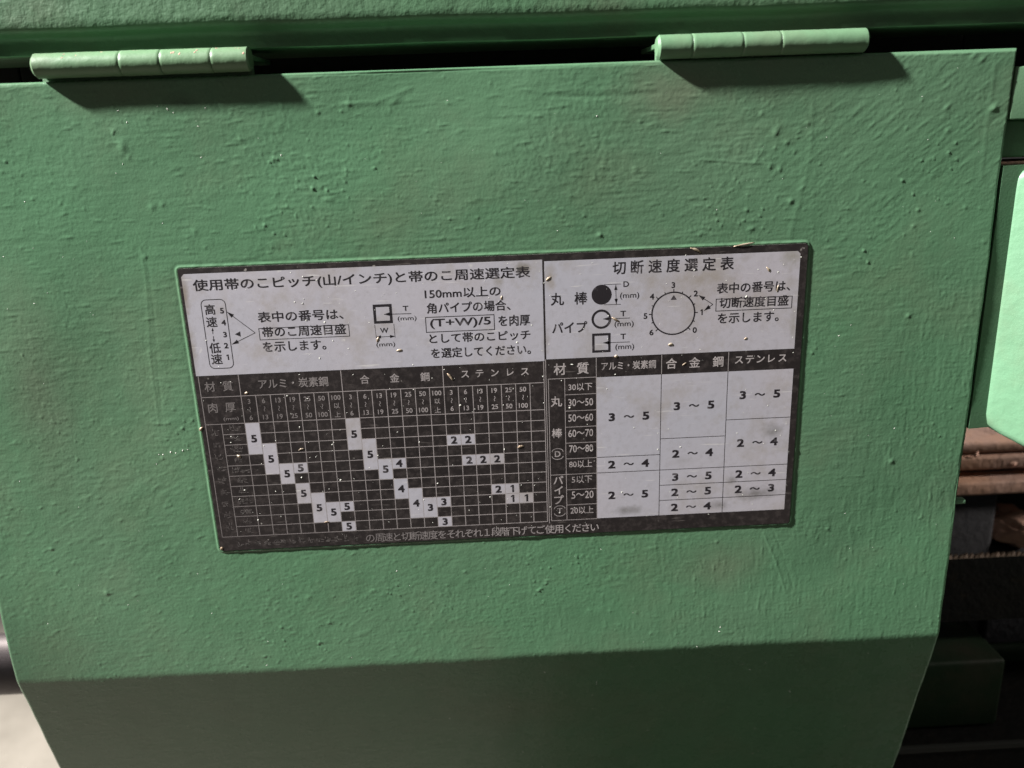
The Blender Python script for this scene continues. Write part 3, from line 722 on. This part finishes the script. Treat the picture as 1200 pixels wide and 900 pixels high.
o = part(pyd('frame_casting', Vf, Ff, 'frame', None, True), 'green casting above the cover with a stepped lower lip'); o.data.set_sharp_from_angle(angle=R_(60))
# rear wall and column behind the cover
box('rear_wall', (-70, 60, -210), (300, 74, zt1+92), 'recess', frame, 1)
box('gap_backing', (-300, 60.2, 35), (-70.2, 74, zt1+80), 'recess', frame, 1)  # added dark backing that hides the bright background behind the gap
box('gap_backing', (300.2, 60.2, 52), (560, 74, zt1+80), 'recess', frame, 1)
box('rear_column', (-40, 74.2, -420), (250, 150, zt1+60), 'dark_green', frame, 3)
# right of the cover: upper pad and flat body, both fixed to the rear wall
a = at(1184, 78, 1.0); b = at(1200, 178, 1.0)
zm_ = at(1192, 140, 0)[2]
box('upper_pad', (XR+.15, -.1, zm_), (XR+70, 30, a[2]), 'cover', frame, .5, 3)
box('lower_pad', (XR+.7, 5.0, b[2]-2), (XR+70, 30, zm_-.05), 'frame', frame, 1.0, 4)  # set back and darker, standing in for shade under the pad's curve
box('pad_bracket', (XR+2, 30.1, b[2]+4), (XR+60, 60.5, a[2]-4), 'dark_green', frame, .6)
c1 = at(1140, 497, 5); c2 = at(1180, 193, 5)
box('side_body', (XR+.6, 4.0, c1[2]), (XR+90, 59.8, c2[2]), 'cover', frame, 0, 3, lambda co: Vector((co.x, (.25+.115*(co.x/MM-XR))*MM if co.y < .03 else co.y, co.z)))
e1 = at(1180, 191.5, 6); box('body_trim', (XR+.8, 5.5, c2[2]+.05), (XR+60, 19.8, c2[2]+1.0), 'rust_pink', frame, .2)

# ------------------------------------------------------------------ bright rounded arm at the right
xa0 = at(1154, 484, 1.0)[0]
def arm_y(x): return max(1.0-(x-xa0)*.85, -34.0)           # face turned towards the left
def arm_pt(u, v):
    y = 0.0
    for _ in range(12): p = at(u, v, y); y = arm_y(p[0])
    return (p[0], y, p[2])
ol = [arm_pt(u, v) for u, v in ((1186,222),(1190,208),(1201,200),(1300,195),(1300,575),(1240,545),(1200,524),(1172,509),(1159,498),(1154,485))]
bm = bmesh.new()
vf = [bm.verts.new((x*MM, y*MM, z*MM)) for x, y, z in ol]; vb = [bm.verts.new((x*MM, 12*MM, z*MM)) for x, y, z in ol]; vfs = set(vf)
n = len(ol); bm.faces.new(vf); bm.faces.new(vb[::-1])
for i in range(n): bm.faces.new((vf[i], vb[i], vb[(i+1)%n], vf[(i+1)%n]))
bmesh.ops.recalc_face_normals(bm, faces=bm.faces)
ed = [e for e in bm.edges if all(v in vfs for v in e.verts)]
bmesh.ops.bevel(bm, geom=ed, offset=2.2*MM, segments=5, affect='EDGES', profile=.5)
me = bpy.data.meshes.new('guide_arm'); bm.to_mesh(me); bm.free(); arm = part(link('guide_arm', me, 'arm', None, True), 'bright pale green rounded arm'); me.set_sharp_from_angle(angle=R_(40))

# ------------------------------------------------------------------ behind: rusty stock, vise, blade, base
yb = 95.0
t1 = at(1150, 522, yb); t2 = at(1150, 549, yb)
stock = thing('rusty_stock', 'brown rusty steel block with a dark crack behind the cover edge', 'steel block', (t1[0]*MM+.04, .12, t2[2]*MM))
def warp_(co): return Vector((co.x, co.y+.0006*math.sin(co.x*310), co.z+.0007*math.sin(co.x*170+1)))
c_u = at(1150, 532, yb)[2]
box('upper_plate', (t1[0]-40, yb, c_u+.8), (t1[0]+150, yb+60, t1[2]+2), 'rust', stock, 2.2, 3, warp_)
box('lower_plate', (t1[0]-40, yb-1.2, t2[2]), (t1[0]+150, yb+58, c_u-.6), 'rust', stock, 1.6, 3, warp_)
b1 = at(1190, 545, yb-3)
chip('rust_scab', (b1[0], yb-1.3, b1[2]), 2.6, 31, 'rust_pink', stock, (0,-1,0), 1.2)
b1 = at(1146, 534, yb-3); chip('rust_scab', (b1[0], yb-1.3, b1[2]), 2.0, 32, 'rust_pink', stock, (0,-1,0), 1.0)
q1 = at(1150, 566, yb-6); q2 = at(1150, 582, yb-6)
bar = box('rusty_flat_bar', (q1[0]-45, yb-6, q2[2]), (q1[0]+160, yb+40, q1[2]), 'rust', None, 1.6, 3, warp_)
tag(bar, 'thin brown rusty flat bar below the cracked block', 'steel bar')
# added filler, coloured black for the shaded gap between them, so the pieces stand on one another
sp = box('gap_filler', (q1[0]-40, yb+8, q1[2]), (q1[0]+150, yb+40, t2[2]), 'recess'); tag(sp, 'black filler standing in for the shaded gap between the rusty block and flat bar', 'filler')
v1 = at(1124, 592, yb); v2 = at(1165, 648, yb)
box('vise_body', (v1[0]-40, yb+2, -236), (v2[0], yb+60, q2[2]), 'grey_cast', vise, 3)
box('vise_back', (v2[0]-1, yb+40, -236), (v2[0]+140, yb+62, q2[2]-.1), 'recess', vise, 2)
l1 = at(1197, 630, yb-4)
bm = bmesh.new(); bmesh.ops.create_icosphere(bm, subdivisions=4, radius=1)
for v in bm.verts:
    c = v.co; k = 1+.10*math.sin(c.x*5+1)+.08*math.sin(c.y*7+c.z*4)+.05*math.sin(c.z*13+c.x*9)
    v.co = Vector(((l1[0]+6+c.x*14*k)*MM, (yb+14+c.y*16*k)*MM, (l1[2]-3+c.z*9.5*k)*MM))
me = bpy.data.meshes.new('rusty_lump'); bm.to_mesh(me); bm.free(); o = link('rusty_lump', me, 'rust_pink', None, True)
tag(o, 'flaking orange rusty lump of scrap sitting behind the blade teeth', 'scrap')
box('vise_ledge', (v2[0]+.2, yb-2, -236), (v2[0]+140, yb+39.8, l1[2]-12), 'grey_cast', vise, 1)

YB = 52.0
s0 = at(1118, 649, YB); s1 = at(1200, 646, YB)
zt = (s0[2]+s1[2])/2; BH = 36.0
x0b, x1b = XR-60, XR+320
blade = part(box('saw_blade', (x0b, YB-.6, zt-BH), (x1b, YB+.6, zt-2.2), 'blade'), 'band saw blade darkened as if in shade, with worn bright teeth')
tp = 2.5; nt_ = int((x1b-x0b)/tp)
for k in range(nt_):                                        # each tooth: raked wedge with alternating set
    x = x0b+k*tp; st = (.45, 0, -.45)[k % 3]
    if not (s0[0]-8 < x < s1[0]+8): continue
    Vt = [((x)*MM,(YB-.6)*MM,(zt-2.25)*MM),((x+tp*.92)*MM,(YB-.6)*MM,(zt-2.25)*MM),((x+tp*.8)*MM,(YB-.6+st)*MM,(zt)*MM),((x+tp*.35)*MM,(YB-.6+st)*MM,(zt-.55)*MM)]
    Vt += [(a_, b_+.0012, c_) for a_, b_, c_ in Vt]
    pyd('tooth', Vt, [(0,1,2,3),(7,6,5,4),(0,4,5,1),(1,5,6,2),(2,6,7,3),(3,7,4,0)], 'tooth', blade)
# holder that keeps the band below the arm
box('blade_guide', (XR+110, YB-8, zt-BH+2), (XR+150, YB+8, -60), 'dark_green', arm, 1)

g1 = at(1130, 776, 40); g2 = at(1130, 852, 40)
box('pedestal', (-30, 90, FLOOR), (1300, 420, -236.2), 'dark_green', base, 4)  # carried far right, out of view, to catch the work lamp's beam
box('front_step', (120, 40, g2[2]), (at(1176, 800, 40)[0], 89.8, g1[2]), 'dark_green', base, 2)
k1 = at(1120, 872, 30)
box('chip_tray', (60, 30, k1[2]-60), (1300, 89.9, k1[2]), 'blade', base, 1.5)  # lengthened out of view to block the same beam
box('unseen_beam_block', (430, -360, k1[2]-60), (1300, 27, k1[2]-.5), 'dark_green', base, 1.5)  # unseen slab added to keep the work lamp's beam off the floor
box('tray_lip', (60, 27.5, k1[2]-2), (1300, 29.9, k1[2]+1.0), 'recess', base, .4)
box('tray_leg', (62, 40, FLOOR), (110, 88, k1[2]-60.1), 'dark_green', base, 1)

# ------------------------------------------------------------------ round steel bar at the lower left
YR = 60.0; ra = at(2, 766, YR); rb_ = at(2, 829, YR); rc = (ra[2]+rb_[2])/2; rr0 = abs(ra[2]-rb_[2])/2*.98
bm = bmesh.new(); bmesh.ops.create_cone(bm, cap_ends=True, segments=48, radius1=rr0*MM, radius2=rr0*MM, depth=.34)
bmesh.ops.rotate(bm, verts=bm.verts, cent=(0,0,0), matrix=Matrix.Rotation(R_(90), 3, 'Y'))
bmesh.ops.bevel(bm, geom=[e for e in bm.edges if len(e.link_faces) == 2 and abs(e.calc_face_angle(0)) > 1], offset=.0012, segments=2, affect='EDGES')
bmesh.ops.translate(bm, verts=bm.verts, vec=((-.205), (YR+14)*MM, rc*MM))
me = bpy.data.meshes.new('round_bar'); bm.to_mesh(me); bm.free(); o = link('round_bar', me, 'steel', None, True); me.set_sharp_from_angle(angle=R_(40))
tag(o, 'dull grey round steel bar sticking out from behind the cover corner', 'steel bar')
box('bar_bracket', (-60, 74, rc-26), (-39.5, 100, rc+26), 'dark_green', frame, 1)

# ------------------------------------------------------------------ chips of swarf and dust
def swarf(u, v, ln, wd_, ang, label, group, seed, y=PY-.05):
    r = random.Random(seed); c = at(u, v, y); n = 9; Vs = []; Fs = []; a = R_(ang)
    curl = r.uniform(.8, 2.2)
    for k in range(n):
        t = k/(n-1)-.5; px_ = ln*t; bow = .32*ln*math.sin((t+.5)*math.pi*curl*.5)*.35
        w2 = wd_*(.35+.65*math.sin((t+.5)*math.pi))*r.uniform(.7,1.2)
        tw = t*curl
        for s in (-1, 1):
            lx = px_; lz = bow+s*w2/2*math.cos(tw); ly = -min(.5, .035*ln*(1-4*t*t)+.12*abs(math.sin(tw))*w2)
            Vs.append(((c[0]+lx*math.cos(a)-lz*math.sin(a))*MM, (y+ly)*MM, (c[2]+lx*math.sin(a)+lz*math.cos(a))*MM))
    for k in range(n-1): Fs.append((2*k, 2*k+2, 2*k+3, 2*k+1))
    o = pyd('metal_shaving', Vs, Fs, 'swarf', None, True)
    md = o.modifiers.new('thickness', 'SOLIDIFY'); md.thickness = .00012
    return tag(o, label, 'shaving', group)
on_silver = [(815,294,4.4,.9,-30,'tan metal shaving caught under the plate rim above the heading of the speed table'),(900,316,2.2,.9,-60,'brown shaving alone in the stained upper corner of the silver field'),
    (786,404,1.9,1.3,10,'chunky tan shaving just below the dial circle'),(721,375,3.2,.8,-40,'slanting tan shaving across the arrow of the ring diagram'),(643,327,2.2,.9,30,'small pale shaving beside the line dividing the two silver fields'),
    (443,398,2.0,.7,60,'pale shaving over the width arrow below the square diagram'),(468,411,2.2,.9,0,'pale shaving below the millimetre mark of the width arrow'),(912,338,2.8,.5,75,'thin upright shaving crossing the characters above the boxed words by the dial'),
    (874,397,1.3,.8,20,'tiny shaving under the last sentence beside the dial'),(802,427,1.8,.5,30,'white sliver between the two characters of the alloy heading'),(722,418,1.5,1.1,0,'brown grain at the foot of the square pipe diagram'),(588,349,1.6,.6,80,'pale sliver beside the text line that starts with 150mm')]
on_black = [(527,442,3.4,1.0,-60,'bright ragged shaving just before the stainless heading of the black table'),(610,524,2.4,1.1,10,'tan shaving in an empty square of the black table, right of the twos'),(280,535,1.7,1.0,-40,'tan grain among the worn row captions'),
    (289,461,1.4,1.0,0,'white grain on the rule under the aluminium heading'),(236,503,2.0,1.0,40,'white grain on the outer edge of the plate beside the row captions'),(353,527,2.3,.45,15,'thin grey sliver in the empty squares above the single five'),(260,643,1.4,1.1,20,'white grain on the rounded lower corner of the plate'),(383,612,1.9,.5,0,'tan sliver at the foot of a tall five cell')]
for k, (u, v, ln, wd_, ang, lab) in enumerate(on_silver): swarf(u, v, ln, wd_, ang, lab, 'shavings on the silver fields', 300+k)
for k, (u, v, ln, wd_, ang, lab) in enumerate(on_black): swarf(u, v, ln, wd_, ang, lab, 'shavings on the black table', 340+k)
o = swarf(872, 288, 7.5, .9, 2, 'long sliver of peeled tan paint lying along the top rim of the data plate', None, 399, -.62)
# scattered dust: one mesh of little flakes
Vd = []; Fd = []
def fleck(x, y, z, s, ny=None):
    b = len(Vd); n = 5; a0 = rng.uniform(0, 6.28); st = rng.uniform(.2, 1); d = rng.uniform(0, 3.14)
    for k in range(n):
        a = a0+k*2*math.pi/n; p = s*math.cos(a); q = s*st*math.sin(a)
        Vd.append(((x+p*math.cos(d)-q*math.sin(d))*MM, (y+.02)*MM, (z+p*math.sin(d)+q*math.cos(d))*MM))
    Vd.append((x*MM, (y-s*.3)*MM, z*MM))
    for k in range(n): Fd.append((b+k, b+(k+1) % n, b+n))
for _ in range(420):
    x = rng.uniform(XL+4, XR-4); s = rng.uniform(4, L0+LOW-8); y, z, t = prof(np.array(s))
    if -2 < x < PW+2 and -PH-2 < z < 2: continue
    fleck(x, float(y)-float(sample(np.array(x), np.array(s))), float(z), abs(rng.normal(0, .15))+.06)
for _ in range(420):
    fleck(rng.uniform(2, PW-2), PY-.03, rng.uniform(-PH+2, -2), abs(rng.normal(0, .15))+.06)
for u, v, s in ((200,530,.5),(206,531,.35),(214,528,.45),(220,527,.4),(191,533,.4),(186,533,.3),(196,128,.5),(203,132,.4),(232,148,.5),(329,182,.5),(843,740,.5),(844,735,.4),(934,826,.5),(526,862,.4),(270,504,.0)):
    if s:
        c = at(u, v); sc = ZT-c[2]; fleck(c[0], -float(sample(np.array(c[0]), np.array(sc))) if c[2] > ZB else float(prof(np.array(L0+(ZB-c[2])))[0]), c[2], s)
o = pyd('dust_specks', Vd, Fd, 'dust'); o['kind'] = 'stuff'; tag(o, 'pale dust and paint specks scattered over the green cover and plate', 'dust')
